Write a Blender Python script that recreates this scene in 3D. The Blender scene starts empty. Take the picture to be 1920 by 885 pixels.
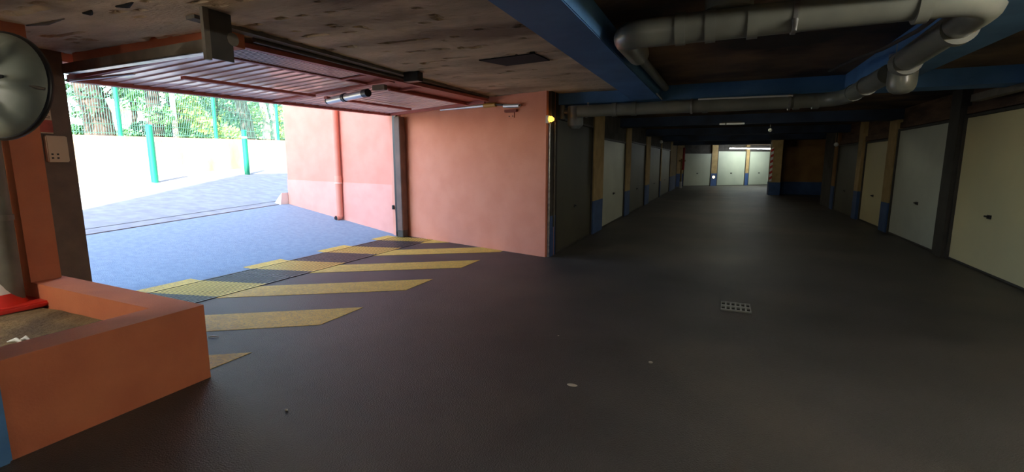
import bpy, bmesh, math, random
from mathutils import Vector, Matrix, noise
random.seed(7)
S = bpy.context.scene
C = S.collection

# ------------------------------------------------------------------ camera
EYE = Vector((0.0, 0.0, 1.42)); FPX = 900.0; CX, CY = 960.0, 442.5
PITCH = math.radians(8.7486); YAW = math.radians(23.3974)
def _rz(v, a):
    c, s = math.cos(a), math.sin(a)
    return Vector((c*v[0]-s*v[1], s*v[0]+c*v[1], v[2]))
FW = _rz((0, math.cos(PITCH), -math.sin(PITCH)), YAW)
RT = _rz((1, 0, 0), YAW)
UP = _rz((0, math.sin(PITCH), math.cos(PITCH)), YAW)
cd = bpy.data.cameras.new('camera'); cam = bpy.data.objects.new('camera', cd); C.objects.link(cam)
cd.sensor_fit = 'HORIZONTAL'; cd.sensor_width = 36.0; cd.lens = FPX/1920*36.0
cd.clip_start = 0.05; cd.clip_end = 400
m = Matrix((RT, UP, -FW)).transposed().to_4x4(); m.translation = EYE
cam.matrix_world = m
S.camera = cam

# ------------------------------------------------------------------ light
w = bpy.data.worlds.new('sky'); S.world = w; w.use_nodes = True
nt = w.node_tree; bg = nt.nodes['Background']
sky = nt.nodes.new('ShaderNodeTexSky'); sky.sky_type = 'NISHITA'; sky.sun_disc = False
sky.sun_elevation = math.radians(42); sky.sun_rotation = math.radians(154); sky.ozone_density = 1.2
nt.links.new(sky.outputs[0], bg.inputs[0]); bg.inputs[1].default_value = 0.34
sd = bpy.data.lights.new('sun', 'SUN'); sd.energy = 5.8; sd.angle = math.radians(0.6); sd.color = (1.0, 0.95, 0.87)
sun = bpy.data.objects.new('sun', sd); C.objects.link(sun)
el = math.radians(42); hd = Vector((-0.50, 0.866, 0)).normalized()
sdir = Vector((hd.x*math.cos(el), hd.y*math.cos(el), -math.sin(el)))
sun.rotation_euler = sdir.to_track_quat('-Z', 'Y').to_euler(); sun.location = (20, -30, 30)
S.view_settings.view_transform = 'Standard'; S.view_settings.look = 'None'
S.view_settings.gamma = 1.0; S.view_settings.use_curve_mapping = False
S.view_settings.exposure = 2.25
PLANTER_FILL, NEAR_FILL, BEHIND_FILL, AISLE_FILL = 80.0, 58.0, 14.0, 8.0     # radiance of the unseen fill tubes added to brighten the garage

# ------------------------------------------------------------------ helpers
def ray(x, y): return FW*FPX + RT*(x-CX) - UP*(y-CY)
def at_z(x, y, z):
    d = ray(x, y); return EYE + d*((z-EYE.z)/d.z)
def at_Y(x, y, Y):
    d = ray(x, y); return EYE + d*(Y/d.y)
def at_X(x, y, X):
    d = ray(x, y); return EYE + d*(X/d.x)
def lin(c):
    return tuple(((v/12.92) if v <= .04045 else ((v+.055)/1.055)**2.4) for v in (q/255 for q in c))
def mat(name, c1, c2=None, scale=6.0, rough=.7, bump=0.0, bscale=40.0, metal=0.0, detail=5.0, c3=None, scale3=1.0, stretch=(1, 1, 1), spec=.5, emit=None, lo=.35, hi=.65, coat=0.0):
    mt = bpy.data.materials.new(name); mt.use_nodes = True
    t = mt.node_tree; b = t.nodes['Principled BSDF']; N = t.nodes.new; L = t.links.new
    b.inputs['Roughness'].default_value = rough; b.inputs['Metallic'].default_value = metal
    b.inputs['Specular IOR Level'].default_value = spec
    b.inputs['Coat Weight'].default_value = coat
    g = N('ShaderNodeNewGeometry'); mp = N('ShaderNodeMapping'); mp.inputs['Scale'].default_value = stretch
    L(g.outputs['Position'], mp.inputs['Vector'])
    a1 = (*lin(c1), 1)
    col = None
    if c2 is not None:
        n = N('ShaderNodeTexNoise'); n.inputs['Scale'].default_value = scale; n.inputs['Detail'].default_value = detail
        L(mp.outputs[0], n.inputs['Vector'])
        r = N('ShaderNodeMapRange'); r.inputs[1].default_value = lo; r.inputs[2].default_value = hi
        L(n.outputs[0], r.inputs[0])
        mx = N('ShaderNodeMix'); mx.data_type = 'RGBA'
        mx.inputs[6].default_value = a1; mx.inputs[7].default_value = (*lin(c2), 1)
        L(r.outputs[0], mx.inputs[0]); col = mx.outputs[2]
        if c3 is not None:
            n3 = N('ShaderNodeTexNoise'); n3.inputs['Scale'].default_value = scale3; n3.inputs['Detail'].default_value = 4
            L(mp.outputs[0], n3.inputs['Vector'])
            r3 = N('ShaderNodeMapRange'); r3.inputs[1].default_value = .48; r3.inputs[2].default_value = .66
            L(n3.outputs[0], r3.inputs[0])
            m3 = N('ShaderNodeMix'); m3.data_type = 'RGBA'
            L(col, m3.inputs[6]); m3.inputs[7].default_value = (*lin(c3), 1); L(r3.outputs[0], m3.inputs[0]); col = m3.outputs[2]
        L(col, b.inputs['Base Color'])
    else:
        b.inputs['Base Color'].default_value = a1
    if bump > 0:
        nb = N('ShaderNodeTexNoise'); nb.inputs['Scale'].default_value = bscale; nb.inputs['Detail'].default_value = 4
        L(mp.outputs[0], nb.inputs['Vector'])
        bm_ = N('ShaderNodeBump'); bm_.inputs['Strength'].default_value = bump; bm_.inputs['Distance'].default_value = .02
        L(nb.outputs[0], bm_.inputs['Height']); L(bm_.outputs[0], b.inputs['Normal'])
    if emit:
        b.inputs['Emission Color'].default_value = (*emit[0], 1); b.inputs['Emission Strength'].default_value = emit[1]
    return mt

class MB:
    """collects shapes in world coordinates; build() links them as one mesh object"""
    def __init__(s): s.v = []; s.f = []; s.sm = []
    def add(s, vs, fs, smooth=False):
        o = len(s.v); s.v += [Vector(q) for q in vs]; s.f += [tuple(i+o for i in f) for f in fs]; s.sm += [smooth]*len(fs); return s
    def hexa(s, c):   # 8 corners: bottom 0-3, top 4-7
        return s.add(c, [(3, 2, 1, 0), (4, 5, 6, 7), (0, 1, 5, 4), (1, 2, 6, 5), (2, 3, 7, 6), (3, 0, 4, 7)])
    def box(s, x0, x1, y0, y1, z0, z1):
        x0, x1 = sorted((x0, x1)); y0, y1 = sorted((y0, y1)); z0, z1 = sorted((z0, z1))
        return s.hexa([(x0, y0, z0), (x1, y0, z0), (x1, y1, z0), (x0, y1, z0), (x0, y0, z1), (x1, y0, z1), (x1, y1, z1), (x0, y1, z1)])
    def bevbox(s, x0, x1, y0, y1, z0, z1, b=.01):
        bm = bmesh.new(); bmesh.ops.create_cube(bm, size=1)
        for v in bm.verts:
            v.co = Vector(((x0+x1)/2+v.co.x*(x1-x0), (y0+y1)/2+v.co.y*(y1-y0), (z0+z1)/2+v.co.z*(z1-z0)))
        bmesh.ops.bevel(bm, geom=bm.edges[:], offset=b, segments=2, affect='EDGES')
        bm.verts.index_update()
        s.add([v.co.copy() for v in bm.verts], [tuple(v.index for v in f.verts) for f in bm.faces]); bm.free(); return s
    def fbox(s, F, a0, a1, n0, n1, z0, z1):   # box in a wall frame: F=(origin, along, normal)
        O, d, n = F
        P = lambda a, b, z: (O[0]+d[0]*a+n[0]*b, O[1]+d[1]*a+n[1]*b, z)
        return s.hexa([P(a0, n0, z0), P(a1, n0, z0), P(a1, n1, z0), P(a0, n1, z0), P(a0, n0, z1), P(a1, n0, z1), P(a1, n1, z1), P(a0, n1, z1)])
    def tube(s, pts, r, n=14, caps=True, smooth=True):
        pts = [Vector(p) for p in pts]; rs = r if isinstance(r, (list, tuple)) else [r]*len(pts)
        rings = []; prev = None
        for i, p in enumerate(pts):
            if i == 0: t = pts[1]-pts[0]
            elif i == len(pts)-1: t = pts[-1]-pts[-2]
            else: t = (pts[i+1]-p).normalized()+(p-pts[i-1]).normalized()
            t = t.normalized() if t.length > 1e-9 else prev_t
            prev_t = t
            a = Vector((0, 0, 1)) if abs(t.z) < .9 else Vector((1, 0, 0))
            if prev is None: u = t.cross(a).normalized()
            else:
                u = prev - t*prev.dot(t)
                u = u.normalized() if u.length > 1e-6 else t.cross(a).normalized()
            prev = u; v = t.cross(u)
            rings.append([p+(u*math.cos(2*math.pi*k/n)+v*math.sin(2*math.pi*k/n))*rs[i] for k in range(n)])
        vs = [q for r_ in rings for q in r_]; fs = []
        for i in range(len(rings)-1):
            for k in range(n):
                fs.append((i*n+k, i*n+(k+1) % n, (i+1)*n+(k+1) % n, (i+1)*n+k))
        s.add(vs, fs, smooth)
        if caps:
            s.add(rings[0], [tuple(range(n))[::-1]]); s.add(rings[-1], [tuple(range(n))])
        return s
    def prism(s, poly, z0, z1):
        n = len(poly); vs = [(x, y, z0) for x, y in poly]+[(x, y, z1) for x, y in poly]
        fs = [tuple(range(n))[::-1], tuple(range(n, 2*n))]+[(k, (k+1) % n, n+(k+1) % n, n+k) for k in range(n)]
        return s.add(vs, fs)
    def build(s, name, material, parent=None):
        off = Vector((0, 0, 0)); p = parent
        while p is not None: off += p.location; p = p.parent
        me = bpy.data.meshes.new(name)
        me.from_pydata([tuple(v-off) for v in s.v], [], s.f); me.update()
        for p_, q in zip(me.polygons, s.sm): p_.use_smooth = q
        me.materials.append(material)
        bm = bmesh.new(); bm.from_mesh(me); bmesh.ops.recalc_face_normals(bm, faces=bm.faces[:]); bm.to_mesh(me); bm.free()
        o = bpy.data.objects.new(name, me); C.objects.link(o)
        if parent is not None: o.parent = parent
        return o
def tag(o, label=None, cat=None, group=None, kind=None):
    if label: o['label'] = label
    if cat: o['category'] = cat
    if group: o['group'] = group
    if kind: o['kind'] = kind
    return o
def thing(name, label, cat, loc, group=None):
    o = bpy.data.objects.new(name, None); C.objects.link(o); o.location = loc; o.empty_display_size = .1
    return tag(o, label, cat, group)
def struct(name, mb, material, parent=None):
    o = mb.build(name, material, parent)
    if parent is None: o['kind'] = 'structure'
    return o
def arc(p0, p1, p2, r, n=7):
    """rounded corner at p1"""
    p0, p1, p2 = map(Vector, (p0, p1, p2)); a = (p0-p1).normalized()*r; b = (p2-p1).normalized()*r
    out = []
    for i in range(n+1):
        t = i/n; out.append(p1+a*(1-t)**2+b*t**2)
    return out

# ------------------------------------------------------------------ materials
M = {}
M['salmon'] = mat('salmon_render', (222, 146, 118), (216, 138, 110), 3, .9, .25, 120)
M['salmon_light'] = mat('salmon_render_light', (230, 160, 138), (224, 152, 130), 3, .9, .2, 120)
M['salmon_outer'] = mat('salmon_render_outer', (220, 148, 128), (214, 140, 120), 3, .9, .25, 120)
M['salmon_outer_low'] = mat('salmon_render_band', (226, 162, 146), (220, 154, 138), 3, .9, .2, 120)
M['orange_dark'] = mat('orange_paint', (198, 116, 78), (188, 106, 72), 4, .8, .2, 90)
M['asphalt'] = mat('garage_asphalt', (70, 66, 64), (54, 52, 50), 1.1, .46, .75, 120, c3=(84, 77, 70), scale3=.5, spec=.35)
M['ramp'] = mat('ramp_concrete', (134, 154, 168), (122, 142, 158), 14, .8, .35, 90)
M['street'] = mat('street_asphalt', (146, 154, 156), (130, 137, 140), 5, .85, .3, 120)
M['joint'] = mat('dark_joint', (60, 60, 62), None)
M['yellow'] = mat('yellow_paint', (232, 196, 84), (214, 176, 72), 9, .6, .5, 130, c3=(190, 160, 84), scale3=40)
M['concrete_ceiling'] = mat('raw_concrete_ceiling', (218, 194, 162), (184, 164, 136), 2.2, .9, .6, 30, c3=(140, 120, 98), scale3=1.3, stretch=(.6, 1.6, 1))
M['brown_ceiling'] = mat('brown_concrete', (132, 104, 80), (96, 76, 60), 1.4, .9, .4, 18, c3=(48, 42, 40), scale3=.9)  # brown with random darker patches, used on the smooth soffit
M['concrete'] = mat('grey_concrete', (120, 112, 104), (96, 90, 84), 5, .9, .4, 50)
M['dark_concrete'] = mat('dark_concrete', (74, 70, 66), (56, 53, 50), 4, .9, .3, 50)
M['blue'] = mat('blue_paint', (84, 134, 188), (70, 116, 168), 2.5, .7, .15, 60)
M['blue_dark'] = mat('blue_paint_dark', (46, 62, 92), (30, 38, 56), 1.4, .75, .15, 60)  # darker mottled blue used on the beams farther down the aisle
M['blue_dado'] = mat('blue_dado', (58, 88, 140), (48, 76, 124), 4, .7, .1, 60)
M['beige'] = mat('beige_paint', (172, 146, 100), (154, 130, 86), 5, .8, .1, 60)
M['brown_beige'] = mat('brown_beige_paint', (150, 112, 66), (128, 94, 56), 2, .8, .1, 60)
M['lintel'] = mat('brown_lintel', (112, 86, 66), (70, 54, 44), 3, .9, .5, 30, stretch=(1, .5, 3))
M['door_dark'] = mat('door_olive_metal', (78, 74, 58), (68, 65, 52), 1.5, .55, 0)
M['door_pale'] = mat('door_pale_metal', (190, 194, 180), (178, 182, 170), 1.2, .5, 0)
M['door_cream'] = mat('door_cream_metal', (216, 204, 158), (206, 196, 154), 1.0, .5, 0)
M['door_end'] = mat('door_end_metal', (176, 184, 166), (164, 172, 156), 1.0, .5, 0)
M['frame_dark'] = mat('dark_steel_frame', (66, 62, 56), (52, 49, 45), 6, .6, 0)
M['brown_box'] = mat('brown_steel_box', (112, 86, 74), (96, 74, 64), 5, .6)
M['black'] = mat('black_plastic', (22, 22, 24), None, rough=.4)
M['void'] = mat('recess_shade', (14, 13, 12), None, rough=.95)  # near-black colour standing for the shade inside slots, holes and pits
M['grey_steel'] = mat('grey_steel', (120, 112, 100), (102, 94, 84), 8, .55, .05, 60, metal=.2)
M['galv'] = mat('galvanised', (190, 190, 186), (150, 150, 148), 20, .35, 0, metal=.8)
M['alu'] = mat('aluminium', (214, 214, 216), None, rough=.3, metal=.6)
M['door_red'] = mat('leaf_red_paint', (176, 92, 80), (160, 82, 72), 6, .5, .05, 60)
M['door_slat'] = mat('leaf_slat_paint', (240, 204, 200), (236, 198, 192), 6, .38, .0, 60, spec=.9, coat=.3)
M['fin'] = mat('leaf_fin_paint', (150, 76, 66), None, rough=.5)
M['pipe'] = mat('grey_pvc', (128, 130, 120), (110, 112, 104), 3, .3, .02, 30, spec=.6)
M['pipe_dark'] = mat('dark_grey_pvc', (116, 122, 126), (98, 104, 110), 4, .3, 0)
M['white_paint'] = mat('white_paint', (225, 225, 220), None, rough=.4)
M['pole'] = mat('grey_green_pole', (112, 108, 92), (92, 88, 76), 5, .6, .1, 30)
M['grey_wall'] = mat('grey_pillar', (120, 104, 94), (104, 92, 84), 6, .85, .3, 70)
M['mirror_shell'] = mat('grey_green_shell', (126, 130, 118), (108, 112, 100), 5, .5, .02, 30)
M['mirror_glass'] = mat('mirror_face', (230, 232, 235), None, rough=.03, metal=1.0)
M['soil'] = mat('dry_soil', (140, 118, 82), (104, 84, 56), 5, .95, .9, 35, c3=(84, 68, 48), scale3=3)
M['cone_red'] = mat('cone_red', (204, 44, 32), None, rough=.45)
M['cone_white'] = mat('cone_white', (232, 224, 214), None, rough=.4)
M['cream'] = mat('cream_plastic', (206, 186, 160), None, rough=.5)
M['sign_red'] = mat('sign_red', (178, 74, 58), (150, 60, 50), 12, .5)
M['sign_yellow'] = mat('sign_yellow', (190, 140, 60), None, rough=.5)
M['dark_text'] = mat('dark_text', (70, 40, 34), None, rough=.5)
M['wallcream'] = mat('cream_render_wall', (222, 210, 186), (196, 182, 152), 1.4, .9, .2, 40, c3=(170, 164, 128), scale3=1.2, stretch=(1, 1, .5))
M['green'] = mat('green_paint', (22, 128, 98), None, rough=.4)
M['wire'] = mat('green_wire', (90, 150, 134), None, rough=.5)
M['bark'] = mat('pine_bark', (84, 74, 66), (48, 42, 40), 9, .95, .8, 14, stretch=(1, 1, .3))
M['bark_pale'] = mat('mottled_bark', (200, 196, 184), (70, 66, 60), 5, .9, .4, 14)
M['house'] = mat('white_house', (236, 234, 230), (226, 224, 222), 2, .9)
M['glass'] = mat('window_glass', (110, 130, 140), None, rough=.1, spec=.8)
M['shutter'] = mat('grey_shutter', (170, 172, 170), None, rough=.6)
M['grass'] = mat('dry_grass', (170, 168, 104), (122, 134, 70), 3, .95, .5, 30)
M['stone'] = mat('pale_litter', (206, 198, 180), None, rough=.8)
M['red_stripe'] = mat('hazard_red', (190, 50, 40), None, rough=.5)
M['amber'] = mat('amber_lens', (240, 150, 30), None, rough=.3, emit=((1.0, .45, .05), .8))
M['orange_glow'] = mat('orange_pilot', (255, 170, 90), None, emit=((1.0, .55, .2), 2.0))
M['tube_on'] = mat('fluorescent_tube', (240, 245, 255), None, emit=((.86, .94, 1.0), 9.0))
M['tube_dim'] = mat('pale_diffuser', (225, 225, 222), None, rough=.25)
def leafmat(name, a, b):
    mt = mat(name, a, b, 1.2, .7); bs = mt.node_tree.nodes['Principled BSDF']
    bs.inputs['Transmission Weight'].default_value = 0.0
    return mt
M['leaf_pale'] = leafmat('pale_pine_needles', (160, 186, 90), (118, 156, 74))
M['leaf_dark'] = leafmat('dark_leaves', (64, 106, 74), (40, 78, 58))
M['leaf_mid'] = leafmat('mid_green_leaves', (104, 158, 96), (76, 126, 84))

# grate steel that carries the yellow road paint across the bars
def grate_mat():
    mt = mat('painted_grate', (84, 80, 76), (66, 64, 62), 10, .5, .1, 60, metal=.3)
    t = mt.node_tree; N = t.nodes.new; L = t.links.new; b = t.nodes['Principled BSDF']
    g = N('ShaderNodeNewGeometry'); sp = N('ShaderNodeSeparateXYZ'); L(g.outputs['Position'], sp.inputs[0])
    def mth(op, a, b_=None):
        q = N('ShaderNodeMath'); q.operation = op
        for i, v in enumerate((a, b_)):
            if v is None: continue
            if isinstance(v, (int, float)): q.inputs[i].default_value = v
            else: L(v, q.inputs[i])
        return q.outputs[0]
    # Y - .23*(X+4.83) , bands start at 3.31 with period 1.3
    yy = mth('SUBTRACT', sp.outputs[1], mth('MULTIPLY', mth('ADD', sp.outputs[0], 4.83), .23))
    fr = mth('FRACT', mth('DIVIDE', mth('SUBTRACT', yy, 3.30-13.0), 1.30))
    msk = mth('LESS_THAN', fr, .46)
    mx = N('ShaderNodeMix'); mx.data_type = 'RGBA'
    old = b.inputs['Base Color'].links[0].from_socket
    sn = N('ShaderNodeSeparateXYZ'); L(g.outputs['True Normal'], sn.inputs[0])
    msk = mth('MULTIPLY', msk, mth('GREATER_THAN', sn.outputs[2], .5))
    L(msk, mx.inputs[0]); L(old, mx.inputs[6]); mx.inputs[7].default_value = (*lin((222, 186, 84)), 1)
    L(mx.outputs[2], b.inputs['Base Color'])
    return mt
M['grate'] = grate_mat()

# ================================================================== STRUCTURE
ZC = 2.43
# floor: pieces around the trench X -5.70..-4.83, Y 2.2..7.5
fl = MB(); TX0, TX1, TY0, TY1 = -5.70, -4.83, 2.15, 7.50
fl.box(TX1, 12, -12, 38, -.3, 0)
fl.box(TX0, TX1, -12, TY0, -.3, 0); fl.box(TX0, TX1, TY1, 9, -.3, 0)
floor = struct('floor', fl, M['asphalt'])
struct('trench_bed', MB().box(TX0, TX1, TY0, TY1, -.3, -.12), M['void'], floor)
# ramp and street outside
SL = .145; gz = lambda X: SL*(-5.70-X)
def slope(mb, poly, th=.3):
    n = len(poly); vs = [(x, y, gz(x)-th) for x, y in poly]+[(x, y, gz(x)) for x, y in poly]
    mb.add(vs, [tuple(range(n))[::-1], tuple(range(n, 2*n))]+[(k, (k+1) % n, n+(k+1) % n, n+k) for k in range(n)])
def KX(Y): return -8.33-(Y-3.89)*.177
mb = MB(); slope(mb, [(-5.70, -12), (-5.70, 9), (KX(9), 9), (KX(-12), -12)]); struct('ramp_floor', mb, M['ramp'])
mb = MB(); slope(mb, [(KX(-12)-.05, -12), (KX(16)-.05, 16), (KX(16)-.05, 30), (-15.6, 30), (-15.6, -12)]); struct('street_floor', mb, M['street'])
mb = MB(); slope(mb, [(KX(-12), -12), (KX(9), 9), (KX(9)-.05, 9), (KX(-12)-.05, -12)], .28)
for v in mb.v: v.z -= .012
struct('trim_1', mb, M['joint'])
# second thin dark strip beyond the joint
mb = MB(); slope(mb, [(KX(-12)-.30, -12), (KX(9)-.30, 9), (KX(9)-.33, 9), (KX(-12)-.33, -12)], .28)
for v in mb.v: v.z += .002
struct('trim_2', mb, M['joint'])

# rough board-marked ceiling over the gate bay
def rough_ceiling():
    x0, x1, y0, y1, st = -6.0, -.95, -1.5, 8.0, .025
    nx = int((x1-x0)/st); ny = int((y1-y0)/st); vs = []; fs = []
    rnd = random.Random(3)
    bw = .42; offs = [rnd.uniform(0, .012) for _ in range(60)]
    for j in range(ny+1):
        y = y0+j*st
        k = int((y-y0)/bw); e = ((y-y0) % bw)
        for i in range(nx+1):
            x = x0+i*st
            z = ZC + offs[k]*.6
            z += .006*noise.noise(Vector((x*3, y*3, 1)))
            z += .004*noise.noise(Vector((x*14, y*20, 5)))
            # torn concrete along board joints and scattered voids
            edge = math.exp(-(min(e, bw-e)/.05)**2)
            a = noise.noise(Vector((x*1.7, y*8.5, 9))); b = noise.noise(Vector((x*6, y*22, 20)))
            v = a*.55+b*.75-.52+edge*.30
            if v > 0: z += min(.035, v*.35)
            vs.append((x, y, z))
    for j in range(ny):
        for i in range(nx):
            a = j*(nx+1)+i; fs.append((a, a+nx+1, a+nx+2, a+1))
    return MB().add(vs, fs)
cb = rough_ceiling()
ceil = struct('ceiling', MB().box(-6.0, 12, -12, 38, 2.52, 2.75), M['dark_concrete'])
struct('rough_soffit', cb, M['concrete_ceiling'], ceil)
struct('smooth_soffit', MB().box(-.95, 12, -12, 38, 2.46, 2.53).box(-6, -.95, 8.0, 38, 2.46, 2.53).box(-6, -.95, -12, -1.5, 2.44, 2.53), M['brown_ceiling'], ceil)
# near-black plate and blobs painting the shade in soffit slot and holes
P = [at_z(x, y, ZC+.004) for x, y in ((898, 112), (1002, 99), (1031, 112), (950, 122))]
mb = MB(); mb.prism([(p.x, p.y) for p in P], ZC-.006, ZC+.02); struct('broken_slot_shade', mb, M['void'], ceil)
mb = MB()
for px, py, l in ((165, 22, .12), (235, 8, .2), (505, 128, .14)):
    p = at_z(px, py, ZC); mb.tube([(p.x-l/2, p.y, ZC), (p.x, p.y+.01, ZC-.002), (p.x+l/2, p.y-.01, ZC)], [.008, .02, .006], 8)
struct('spalled_hole_shade', mb, M['void'], ceil)
mb = MB(); a = at_z(50, 48, ZC); b = at_z(120, 35, ZC); mb.tube([a, (a+b)/2+Vector((0, .01, -.004)), b], [.006, .016, .005], 8); struct('mortar_ridge', mb, M['concrete'], ceil)
struct('ledge_strip', MB().box(-3.50, -3.41, 2.35, 6.98, 2.405, 2.45), M['concrete'], ceil)

# blue beams
def beam(name, x0, x1, y0, y1, m_, z0=2.27, lab=None):
    return struct(name, MB().bevbox(x0, x1, y0, y1, z0, 2.50, .006), m_)
beam('main_beam', -1.20, -.83, -12, 7.10, M['blue'])
beam('right_beam', 1.30, 1.75, -12, 7.10, M['blue'])
beam('cross_beam', -2.45, 3.3, 7.10, 7.50, M['blue'])
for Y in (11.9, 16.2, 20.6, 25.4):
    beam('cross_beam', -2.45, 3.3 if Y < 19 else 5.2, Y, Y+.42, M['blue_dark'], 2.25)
# small white mark strips at the beam joint
mb = MB(); mb.tube([(-.82, 6.55, 2.285), (-.815, 7.08, 2.275)], .009, 6); tag(mb.build('conduit_stub', M['white_paint']), 'short white conduit stub at the end of the blue main beam', 'conduit')

# walls ------------------------------------------------------------
WL, WR = -2.28, 3.13
FL = ((WL, 0), (0, 1), (1, 0)); FR = ((WR, 0), (0, 1), (-1, 0))
wl = struct('wall_left', MB().fbox(FL, 7.1, 38, -.45, -.16, 0, 2.5), M['dark_concrete'])
wr = struct('wall_right', MB().fbox(FR, -12, 19.3, -.45, -.16, 0, 2.5).box(3.29, 5.2, 19.1, 19.3, 0, 2.5).box(5.0, 5.2, 19.3, 34, 0, 2.5), M['dark_concrete'])
def pil(parent, F, a0, a1, blue=.62, n=0.0, top=2.47, up='beige'):
    MB().fbox(F, a0, a1, -.17, n, 0, blue).build('painted_dado', M['blue_dado'], parent)
    MB().fbox(F, a0, a1, -.17, n, blue, top).build('pilaster', M[up], parent)
pil(wl, FL, 6.78, 7.02, .62, -.03, 2.47, 'dark_concrete')
pil(wl, FL, 9.28, 10.12, .66); pil(wl, FL, 12.74, 13.44, .66); pil(wl, FL, 16.36, 17.3, .66)
pil(wl, FL, 24.6, 27.6, .72)
for a0, a1, z in ((7.02, 9.28, 2.10), (10.12, 12.74, 1.93), (13.44, 16.36, 1.99), (17.3, 20.6, 1.99), (20.75, 24.6, 1.99)):
    MB().fbox(FL, a0, a1, -.17, -.03, z, 2.47).build('lintel', M['dark_concrete'], wl)
pil(wl, FL, 20.6, 20.75, .66)
pil(wr, FR, 11.93, 12.40, .6); pil(wr, FR, 14.40, 14.78, .7); pil(wr, FR, 17.2, 17.6, .7, 0, 2.47, 'brown_beige')
for a0, a1, z in ((6.3, 9.08, 2.08), (3.4, 6.18, 2.08), (9.42, 11.93, 2.06), (12.40, 14.40, 1.91), (14.78, 17.2, 1.91)):
    MB().fbox(FR, a0, a1, -.17, -.05, z+.02, z+.13).build('lintel', M['lintel'], wr)
    MB().fbox(FR, a0, a1, -.17, -.09, z+.13, 2.47).build('lintel', M['lintel'], wr)
MB().fbox(FR, 9.08, 9.42, -.17, .03, 0, 2.47).build('pillar', M['frame_dark'], wr)
MB().fbox(FR, 6.18, 6.30, -.17, .03, 0, 2.47).build('pillar', M['frame_dark'], wr)
MB().fbox(FR, -12, 3.4, -.17, -.03, 0, 2.47).build('painted_wall', M['beige'], wr)
MB().fbox(FR, 17.6, 19.3, -.17, -.03, 0, 2.47).build('painted_wall', M['dark_concrete'], wr)
# wall behind with blue base at the dark recess on the right
rec = struct('wall_recess', MB().box(2.28, 5.0, 24.5, 24.7, .56, 2.5), M['brown_beige'])
MB().box(2.28, 5.0, 24.48, 24.7, 0, .56).build('painted_dado', M['blue_dado'], rec)
# column with hazard stripes
colo = struct('hazard_pillar', MB().box(1.93, 2.34, 23.6, 24.4, .56, 2.5), M['beige'])
MB().box(1.92, 2.35, 23.59, 24.41, 0, .56).build('painted_dado', M['blue_dado'], colo)
MB().box(1.90, 2.00, 23.575, 23.60, .6, 2.03).build('hazard_board', M['white_paint'], colo)
for k in range(6):
    z = .66+k*.235
    MB().hexa([(1.898, 23.565, z), (2.002, 23.565, z+.07), (2.002, 23.575, z+.07), (1.898, 23.575, z), (1.898, 23.565, z+.11), (2.002, 23.565, z+.18), (2.002, 23.575, z+.18), (1.898, 23.575, z+.11)]).build('red_band', M['red_stripe'], colo)
# end wall (slightly oblique)
E0 = Vector((-2.3, 30.0)); E1 = Vector((3.0, 34.6)); ed = (E1-E0).normalized(); en = Vector((ed.y, -ed.x))
FE = (E0, ed, en)
def epar(px):   # along-parameter where the pixel column px meets the end wall
    d = ray(px, 320); # (d.x t, d.y t) = E0 + ed a
    det = d.x*(-ed.y)+d.y*ed.x
    return (d.x*E0.y-d.y*E0.x)/det
we = struct('wall_end', MB().fbox(FE, -1, 10, -.4, -.1, 0, 2.5), M['dark_concrete'])
struct('wall_back', MB().box(-5.4, 12, -12.2, -12, 0, 2.6), M['beige'])
struct('wall_far_right', MB().box(5.2, 5.4, 19, 38, 0, 2.5), M['dark_concrete'])
# left boundary wall, gate pillar, pilaster
struct('wall_gate_left', MB().box(-6.0, -5.7, -12, 2.62, -.05, 2.52), M['grey_wall'])
struct('wall_planter_side', MB().box(-5.68, -5.46, -12, 1.70, 0, 2.47), M['pole'])
struct('pilaster_orange', MB().box(-5.69, -4.85, 1.84, 2.03, 0, 2.47), M['orange_dark'])
struct('downstand_orange', MB().box(-5.69, -3.5, 2.70, 2.80, 2.30, 2.46), M['orange_dark'])
struct('gate_lintel', MB().box(-5.95, -5.78, 2.5, 7.9, 2.36, 2.9), M['salmon'])
# diagonal salmon wall
a = Vector((-5.62, 7.70)); b = Vector((-2.37, 6.735)); d = (b-a).normalized(); nn = Vector((d.y, -d.x))
if nn.y > 0: nn = -nn
FD = (a, d, nn); LD = (b-a).length
wd = struct('wall_diagonal', MB().fbox(FD, 0, LD, -.22, 0, 0, 2.47), M['salmon'])
MB().fbox(FD, LD-1.48, LD, 0, .006, 0, 2.47).build('render_panel', M['salmon'], wd)
# outer salmon wall
a2 = Vector((-5.80, 7.66)); b2 = Vector((-9.0, 8.02)); d2 = (b2-a2).normalized(); n2 = Vector((-d2.y, d2.x))
if n2.y > 0: n2 = -n2
FO = (a2, d2, n2); LO = (b2-a2).length
wo = struct('wall_outer', MB().fbox(FO, 0, LO, -.3, 0, -.1, 4.4), M['salmon_outer'])
mbp = MB()
P3 = lambda s_, n_, z_: (a2.x+d2.x*s_+n2.x*n_, a2.y+d2.y*s_+n2.y*n_, z_)
mbp.hexa([P3(0, 0, -.1), P3(LO+.005, 0, .1), P3(LO+.005, .012, .1), P3(0, .012, -.1), P3(0, 0, .985), P3(LO+.005, 0, 1.03), P3(LO+.005, .012, 1.03), P3(0, .012, .985)])
mbp.build('plinth_band', M['salmon_outer_low'], wo)
# building above the garage, kept whole because its shade falls on the street
struct('wall_facade', MB().box(-5.95, -5.75, -2.4, 34, 2.9, 13.9).box(-5.75, 12, -2.4, -2.2, 2.76, 13.9).box(-5.75, 12, -2.2, 34, 13.7, 13.9), M['salmon'])

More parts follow.
